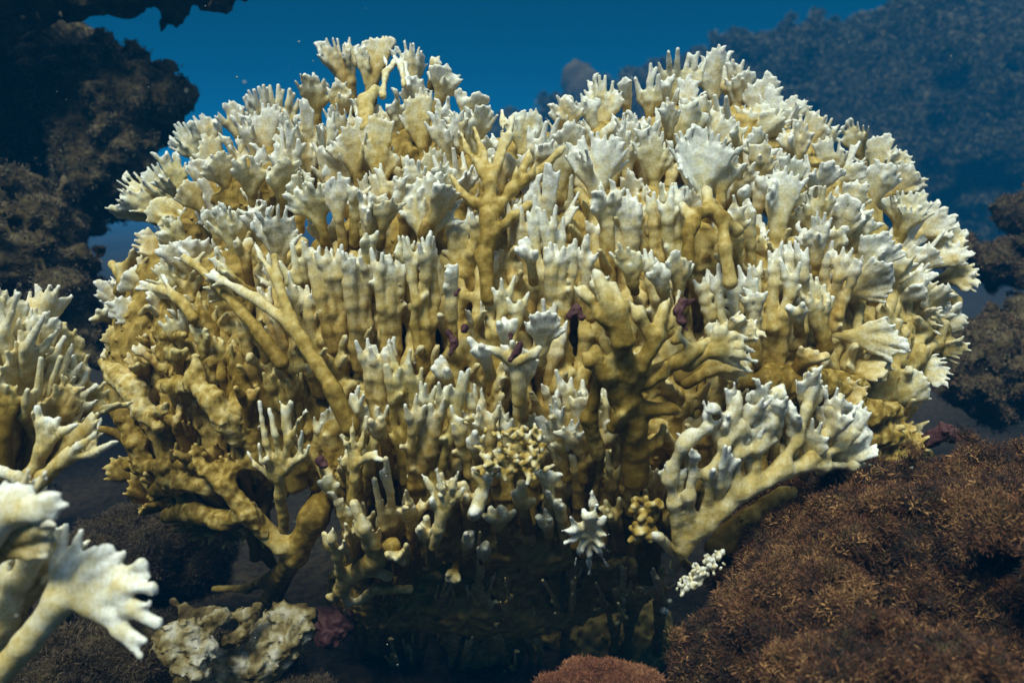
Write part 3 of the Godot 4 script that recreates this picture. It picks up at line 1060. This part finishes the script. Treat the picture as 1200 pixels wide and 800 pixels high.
	# open hand low on the left
	limb(c, "branch", "t0.2,0.5 333,620,9,9 328,580,10,9 326,552,11,9; 322,555,11,7 312,520,12,6 306,492,12,4 304,470,12,3; 328,550,11,7 323,510,12,5 315,480,12,3; 332,550,11,8 338,515,12,6 333,480,12,5 328,470,12,3; 338,520,12,5 350,492,13,4 358,482,13,3; 333,555,11,7 350,535,12,5 354,505,13,3; 340,545,11,6 356,535,13,4 362,522,13,3; 322,558,11,7 306,540,12,4 303,520,12,3; 320,560,11,6 300,545,12,4 290,530,12,3; 318,560,11,5 310,540,13,4 312,537,13,5; 333,500,12,5 340,472,12,5", {"shift": -0.05})
	limb(c, "branch", "t0.2,0.5 412,590,10,8 415,560,10,8 414,540,10,7; 414,542,10,6 405,520,11,4 400,512,11,3; 416,545,10,6 432,535,11,5 448,538,12,3; 432,535,11,4 442,528,11,3; 414,540,10,5 413,505,10,4 412,488,10,3; 418,540,10,5 428,500,9,4 430,488,9,3", {"shift": -0.08})
	# pale ragged plate under the left of the overhang
	limb(c, "blade", "t0.2,0.5 460,640,9,14 440,655,10,16 415,672,11,15 400,690,12,12 390,700,12,6 383,698,12,4; 400,690,12,9 408,705,12,6 405,716,12,3; t0.3,0.6 440,655,10,12 425,620,11,11 415,590,11,8; t0.3,0.8 400,685,12,9 395,650,12,7 388,630,12,6 390,620,12,4; t0.3,0.7 440,690,10,10 420,705,11,7; t0.2,0.5 450,690,9,10 480,690,9,7; t0.3,0.8 440,640,11,9 428,618,12,6 424,602,12,3; t0.2,0.6 385,640,11,7 380,625,11,5; t0.3,0.6 430,665,11,10 455,675,10,9", {"k": 0.009, "shift": -0.02})
	# twisted ochre stem that runs down to the rubble on the left
	limb(c, "stem", "t0,0.3 392,560,-9,24 368,605,0,24 345,650,3,21 315,700,2,14 300,745,1,10 298,755,1,8; t0,0.3 330,670,2,14 290,690,0,8 250,690,0,6; t0.1,0.4 290,600,3,18 330,640,3,18", {"k": 0.012, "shift": -0.02})
	# small star of white fingers facing the eye, below the middle
	var star := limb(c, "branch", "t0.1,0.5 690,615,7,9 689,622,13,9; 689,622,13,6 672,612,15,4 668,606,16,3; 689,622,13,6 672,622,16,4 659,622,17,3; 689,624,13,6 674,632,16,4 662,636,17,3; 689,626,13,6 680,645,16,4 674,662,17,3; 690,626,13,6 690,650,16,4 691,672,17,3; 691,626,13,6 702,645,16,4 712,664,17,3; 692,625,13,6 704,638,16,4 714,646,17,3; 692,622,13,6 706,626,16,4 715,626,17,3; 692,620,13,6 704,612,16,4 708,606,16,3; 690,618,13,6 695,604,16,4 699,592,16,3; 689,618,13,6 686,605,16,4 684,596,15,3; 694,612,12,5 695,590,12,5 694,576,12,4", {"shift": 0.18, "k": 0.006})
	tag(star, "white star shaped branch with radiating fingers")
	limb(c, "branch", "t0.4,0.7 508,640,11,8 514,620,12,9 520,600,12,8; 520,600,12,7 505,570,12,5 495,556,12,3; 520,598,12,7 518,572,13,5 512,550,13,4; 520,598,12,7 530,570,13,5 538,552,13,3; 522,600,12,6 538,580,13,4 543,572,13,3; 514,604,12,6 505,585,13,4", {"shift": -0.05})
	limb(c, "branch", "t0.5,0.9 558,600,13,10 564,580,12,10 570,560,11,9; 555,604,13,10 556,600,14,9; t0.3,0.8 566,570,12,6 556,555,12,4 552,548,12,3", {"shift": 0.02})
	limb(c, "branch", "t0.3,0.9 610,470,8,11 607,440,9,11 600,420,10,9; 600,424,10,8 582,412,11,6 572,408,11,5; 604,424,10,8 625,415,11,6 632,408,11,5; 600,420,10,7 600,400,11,5", {"shift": 0.0})
	# behind and between: more branches of the same kinds, close enough to hide the body
	var lesser := MeshInstance3D.new()
	lesser.name = "lesser_branches"
	lesser.set_meta("kind", "stuff")
	c.add_child(lesser)
	var placed := 0
	for row in 6:
		for col in 33:
			var px := 140.0 + col * 30.5 + (row % 2) * 15.0 + jit(10)
			var py := 108.0 + row * 40.0 + jit(10)
			var u := (px - 630.0) / 475.0
			var v := (py - 360.0) / 268.0
			if u * u + v * v > 1.0: continue
			if py - 16.0 < crown(px + u * 26.0) + 14.0: continue
			placed += 1
			if row > 2 and placed % 2 == 0: continue
			plant(c, "%s %f %f %f %f %f %f" % [["F", "F", "V", "F", "C"][placed % 5], px + u * 26.0, py - 16, px - u * 24.0, py + 46, rng.randf_range(26, 42), rng.randf_range(-2.5, 0.0)], 0.0, 0.0, lesser)
	for n in 16:
		var px := rng.randf_range(360, 1060)
		var py := rng.randf_range(360, 540)
		plant(c, "%s %f %f %f %f %f %f" % [["P", "C", "V"][n % 3], px, py - 18, px, py + 60, rng.randf_range(24, 36), rng.randf_range(-3, 1)], -0.05, 0.0, lesser)

# ---------------------------------------------------------------- other corals
func neighbours() -> void:
	var w := thing("fire_coral", at(-20, 640, 1.0), "cream fire coral with upright fingers at the left edge, lit from above", "coral")
	var o := {"absolute": true, "shift": -0.02, "k": 0.006, "fat": 0.85}
	limb(w, "branch", "t0,0.4 -10,590,96,17 5,520,96,16 20,460,96,14; 20,460,96,11 10,400,95,7 -5,350,94,4; 22,450,96,11 30,410,94,7 50,370,93,4; 15,430,96,9 5,390,94,6 20,345,93,4; 30,440,96,9 48,410,95,6 68,385,95,3; 10,420,95,8 -5,390,94,6", o)
	limb(w, "branch", "t0,0.4 10,580,99,14 30,520,99,13 50,470,98,11; 50,470,98,9 62,420,97,7 75,395,97,4; 52,468,98,9 70,440,97,6 82,410,97,4 84,402,97,3; 48,475,98,8 45,430,98,6 52,395,98,4; 55,475,98,8 80,445,98,6 96,425,98,3", o)
	limb(w, "branch", "t0,0.4 30,575,101,13 55,530,100,11 70,490,99,9; 70,490,99,8 78,455,98,6 85,425,98,4 86,418,98,3; 72,485,99,7 95,465,98,5 112,452,98,3; 72,490,99,7 100,478,98,5 115,468,98,3; 75,482,99,7 92,455,99,5 102,435,99,3", o)
	limb(w, "branch", "t0.1,0.5 15,600,92,12 35,560,91,11 50,525,90,9; 50,525,90,7 46,495,89,5 44,478,89,4; 50,525,90,7 62,500,89,5 68,490,89,4; 50,525,90,7 75,505,89,5 90,497,89,3; 48,530,90,7 55,490,89,5", o)
	limb(w, "branch", "t0.1,0.5 20,610,90,10 50,560,89,9 80,530,88,8; 78,535,88,6 98,520,87,5 110,510,87,4 118,492,87,3; 80,538,88,6 110,530,87,5 138,516,86,3; 70,545,88,6 90,522,87,4; 40,590,89,8 20,560,89,7 -10,550,89,8", o)
	plant(w, """
F 8 348 12 470 52 2
F 42 368 34 480 46 1
F 76 390 56 490 42 0
V 98 418 70 500 36 -1
F 114 448 74 505 34 -2
F -16 352 -12 480 52 3
F 22 398 16 500 50 4
C 56 430 40 520 42 3
F 84 462 52 530 38 3
V 4 440 4 530 44 6
F 112 490 60 548 36 2
""", -0.02, 0.98)
	var q := thing("fire_coral", at(-30, 820, 0.72), "bleached white fire coral with broad finger tipped hand at lower left corner", "coral")
	var p := {"absolute": true, "shift": 0.2, "k": 0.007, "fat": 0.74, "bump": 0.0012}
	limb(q, "branch", "t0.2,0.55 -10,800,72,16 30,755,71,15 70,705,70,17; 70,705,70,16 110,690,70,14 130,690,70,8; 70,700,70,14 78,665,70,9 95,622,70,4; 70,695,70,12 68,660,71,8 78,615,71,4; 85,695,70,13 105,665,69,9 122,642,69,6; 114,655,69,6 128,645,69,4; 95,695,70,12 125,665,69,7 146,648,69,4; 100,698,70,12 140,675,69,8 165,660,68,4 168,664,68,4; 105,702,70,12 145,690,68,7 178,688,67,4 180,694,67,4; 140,685,68,6 172,676,68,4; 110,708,70,11 150,715,68,7 188,728,67,4; 150,712,68,6 176,708,67,4; 110,712,70,11 140,738,68,7 165,770,67,4; 140,735,68,6 170,752,67,4; 90,692,70,12 100,660,70,8 112,645,70,6; 150,708,68,5 184,735,67,4; t0.4,0.8 80,695,70,11 112,668,69,7; 95,700,70,11 128,680,69,7; 105,702,70,11 142,700,68,7; 105,708,70,11 135,722,68,7; 75,695,70,10 84,655,70,6", p)
	limb(q, "branch", "t0.2,0.55 -20,790,78,16 5,730,76,15 20,680,75,14; 20,680,75,12 15,640,75,9 10,612,75,5; 22,680,75,12 35,640,74,9 48,620,74,6; 25,680,75,11 50,645,75,8 58,618,75,5; 15,680,75,10 -10,640,75,8; 50,640,75,7 45,612,74,5", p)
	limb(q, "branch", "t0.4,0.8 -40,680,68,16 -10,625,67,15 15,600,66,14; 15,600,66,12 10,580,66,7 5,566,66,4; 20,600,66,12 30,580,66,7 36,572,66,4; 25,600,66,11 55,595,65,7 78,592,65,3; 25,598,66,10 55,584,65,6 70,578,65,3; 22,604,66,10 45,605,65,6 64,606,65,3; 15,595,66,10 -5,580,66,8; 20,598,66,8 20,568,66,4", p)

	plant(q, """
Fw 20 572 -24 660 74 4 15
Fw 56 592 -6 650 50 6 -20
Fw 42 618 10 740 62 -3 10
""", 0.25, 0.72)

# ---------------------------------------------------------------- small growths
func growths() -> void:
	var rub := {"absolute": true, "cell": 0.003, "k": 0.012, "bump": 0.008, "freq": 45.0, "octaves": 4, "palette": M.rubble_tones, "mottled": 1.1, "mottle": 35.0}
	var r1 := limb(self, "dead_coral_rubble", "t0.4,0.8 270,795,110,30 305,775,110,28 335,752,111,20 352,735,112,13; t0.1,0.5 360,722,112,14 330,722,112,12 300,745,112,16; t0.4,0.8 230,800,108,26 270,775,109,22 240,770,109,20", rub.merged({"k": 0.02, "bump": 0.009}, true))
	tag(r1, "lumpy grey dead coral rubble lying under the ochre stem at lower left", "rubble")
	var r2 := limb(self, "dead_coral_rubble", "t0.6,1 190,752,102,14 215,745,102,16 240,758,102,15; t0.6,1 200,770,101,12 230,785,101,14; t0.3,0.7 235,735,104,9 262,722,105,8", rub.merged({"k": 0.016, "bump": 0.009}, true))
	tag(r2, "crusty whitish coral rubble beside the fingers of the white coral", "rubble")
	var r3 := limb(self, "dead_coral_rubble", "t0.2,0.5 205,705,108,5 222,722,108,7 228,740,107,8; t0.2,0.5 222,722,108,6 250,720,108,7 290,722,108,8 300,712,108,6; t0.1,0.4 265,750,106,12 285,745,106,10", rub)
	tag(r3, "knobbly tan coral rubble rising between white rubble and ochre stem", "rubble")
	var crust := {"absolute": true, "cell": 0.003, "k": 0.01, "bump": 0.006, "freq": 50.0, "octaves": 4, "palette": M.crust_tones, "mottled": 0.7}
	tag(limb(self, "crustose_algae", "385,745,124,20 402,728,124,18 372,722,125,14", crust), "dull purple crust on the rock right of the grey rubble", "algae")
	tag(limb(self, "crustose_algae", "1088,516,118,11 1105,506,117,10 1122,512,117,9", crust), "dull purple crust where the coral flank meets the algae rock", "algae")
	var knob := {"fat": 0.62, "cell": 0.002, "k": 0.005, "bump": 0.002, "freq": 120.0, "octaves": 3, "palette": M.crust_tones, "mottled": 0.6}
	tag(limb(self, "red_sponge", "t0.6,0.9 812,352,17,4 800,355,17,7 794,364,17,7 798,376,17,6 805,386,17,4", knob.merged({"palette": PackedColorArray([Color(0.10, 0.02, 0.03), Color(0.22, 0.05, 0.06), Color(0.3, 0.09, 0.1)])})), "curled dark red sponge lodged between branches right of centre", "sponge")
	var spots := [["545,383,11,7 543,388,11,6", "round purple knob beside a white finger left of centre"], ["609,403,13,6 606,412,13,6 597,422,13,5", "two lobed purple knob in the middle above forked white branch"], ["598,392,11,5 598,396,11,4", "smallest purple knob between pale fingers at the centre"], ["526,390,8,7 532,402,8,6 528,415,8,4", "elongated purple growth on shaded branch left of the round knob"], ["375,540,13,10 379,544,13,9", "purple knob beside the open hand of fingers at lower left"], ["668,370,8,8 676,362,8,8 682,372,8,7", "dark purple clump in the hollow left of the leaning tree"], ["538,340,9,4 534,345,9,4", "faint purple knob high on a narrow white branch"]]
	for s in spots: tag(limb(self, "purple_knob", s[0], knob), s[1], "algae", "purple knobs on the coral")
	# frilled tan clump
	var B := PackedFloat32Array()
	var origin := Transform3D(Basis(), at(602, 532, dome(602, 532) - 0.12))
	for i in 110:
		var p := Vector3(jit(0.036), jit(0.026), jit(0.014))
		var d := Vector3(jit(1), jit(1), jit(1)).normalized() * rng.randf_range(0.005, 0.011)
		bone(B, p, p + d, 0.0028, 0.0022, 0.2, rng.randf_range(0.5, 0.9))
	tag(grow(self, "frilled_coral", origin, B, {"cell": 0.0015, "k": 0.003, "shift": 0.05, "mottled": 0.4}), "small frilled tan clump of thin curled flakes at the colony centre", "coral")
	B = PackedFloat32Array()
	origin = Transform3D(Basis(), at(757, 608, dome(757, 608) - 0.11))
	for i in 34:
		var p := Vector3(jit(0.016), jit(0.026), jit(0.012))
		bone(B, p, p + Vector3(jit(0.006), jit(0.006), jit(0.006)), 0.0045, 0.0035, 0.1, rng.randf_range(0.3, 0.55))
	tag(grow(self, "knobbly_coral", origin, B, {"cell": 0.0015, "k": 0.003, "shift": 0.0}), "golden knobbly clump left of the holed pale blade", "coral")
	B = PackedFloat32Array()
	origin = Transform3D(Basis(), at(824, 668, 0.985))
	for i in 120:
		var s := rng.randf()
		var p := Vector3(lerpf(-0.026, 0.018, s) + jit(0.008), lerpf(-0.024, 0.016, s) + jit(0.009), jit(0.008))
		bone(B, p, p + Vector3(jit(0.002), 0.002, 0.001), 0.0022, 0.0019, 0.6, 0.95)
	tag(grow(self, "white_coral_clump", origin, B, {"cell": 0.0012, "k": 0.0022, "shift": 0.05}), "little white bobbled clump between holed blade and algae rock", "coral")
	tag(limb(self, "white_sponge", "t1,1 778,715,6,7 782,717,6,6", {"shift": 0.3}), "small round white ball low at the edge of the algae rock", "sponge")

func turf() -> void:
	var fine := tuft_mesh(12, 0.0062, 0.016, 0.00036, 1.3, 3)
	var leafy := tuft_mesh(7, 0.009, 0.009, 0.0009, 1.6, 4)
	var rust := [Color(0.008, 0.004, 0.002), Color(0.024, 0.009, 0.004), Color(0.066, 0.022, 0.008), Color(0.13, 0.048, 0.016), Color(0.21, 0.105, 0.037)]
	cover("algae_turf", "rusty brown algae fur over the big rock at lower right", fg_rock, fine, 40000, 0.5, 1.6, rust, 31)
	cover("leafy_algae", "tan leafy algae scraps on the face of the lower right rock", fg_rock, leafy, 7000, 0.5, 1.3, [Color(0.06, 0.024, 0.009), Color(0.15, 0.07, 0.023), Color(0.27, 0.14, 0.05)], 32, 1)
	cover("algae_turf", "reddish brown bristly algae on the small mound at bottom edge", mound, fine, 7000, 0.5, 1.1, [Color(0.14, 0.045, 0.025), Color(0.2, 0.07, 0.03), Color(0.25, 0.11, 0.05)], 33)
	cover("algae_turf", "dark brown algae over the rubble mound at lower left", low_mound, fine, 12000, 0.7, 1.7, [Color(0.02, 0.012, 0.008), Color(0.05, 0.03, 0.015), Color(0.08, 0.055, 0.03)], 34)
	var shag := tuft_mesh(8, 0.011, 0.011, 0.0010, 1.0, 6)
	var olive := [Color(0.010, 0.011, 0.006), Color(0.022, 0.022, 0.010), Color(0.05, 0.048, 0.022), Color(0.11, 0.095, 0.06)]
	cover("algae_turf", "olive algae fuzz on the boulder behind the coral at upper left", left_rock, shag, 9000, 0.4, 1.2, olive, 35)
	cover("algae_turf", "olive algae growing over the hazy distant reef slope", back_reef, shag, 110000, 2.5, 6.5, olive, 40)
	cover("algae_turf", "brown algae fuzz on the reef slope at left edge", left_low, shag, 7000, 0.4, 1.2, [Color(0.015, 0.011, 0.007), Color(0.035, 0.024, 0.013), Color(0.07, 0.05, 0.03), Color(0.12, 0.10, 0.07)], 36)
	cover("algae_turf", "brown algae fuzz on the reef block behind the right flank", right_rock, shag, 6000, 0.4, 1.2, [Color(0.03, 0.018, 0.01), Color(0.06, 0.038, 0.018), Color(0.10, 0.055, 0.025)], 37)
	var r := RandomNumberGenerator.new()
	r.seed = 77
	var ball := SphereMesh.new()
	ball.radius = 0.0006
	ball.height = 0.0011
	ball.radial_segments = 6
	ball.rings = 3
	var mm := MultiMesh.new()
	mm.transform_format = MultiMesh.TRANSFORM_3D
	mm.use_colors = true
	mm.mesh = ball
	mm.instance_count = 140
	for i in 140:
		mm.set_instance_transform(i, Transform3D(Basis().scaled(Vector3.ONE * r.randf_range(0.5, 1.8)), at(r.randf_range(0, 1200), r.randf_range(0, 800), r.randf_range(0.5, 3.2))))
		mm.set_instance_color(i, Color(0.5, 0.5, 0.45))
	var o := MultiMeshInstance3D.new()
	o.name = "drifting_specks"
	o.multimesh = mm
	o.material_override = M.turf
	add_child(o)
	tag(o, "tiny pale specks drifting in the water", "particles", "", "stuff")
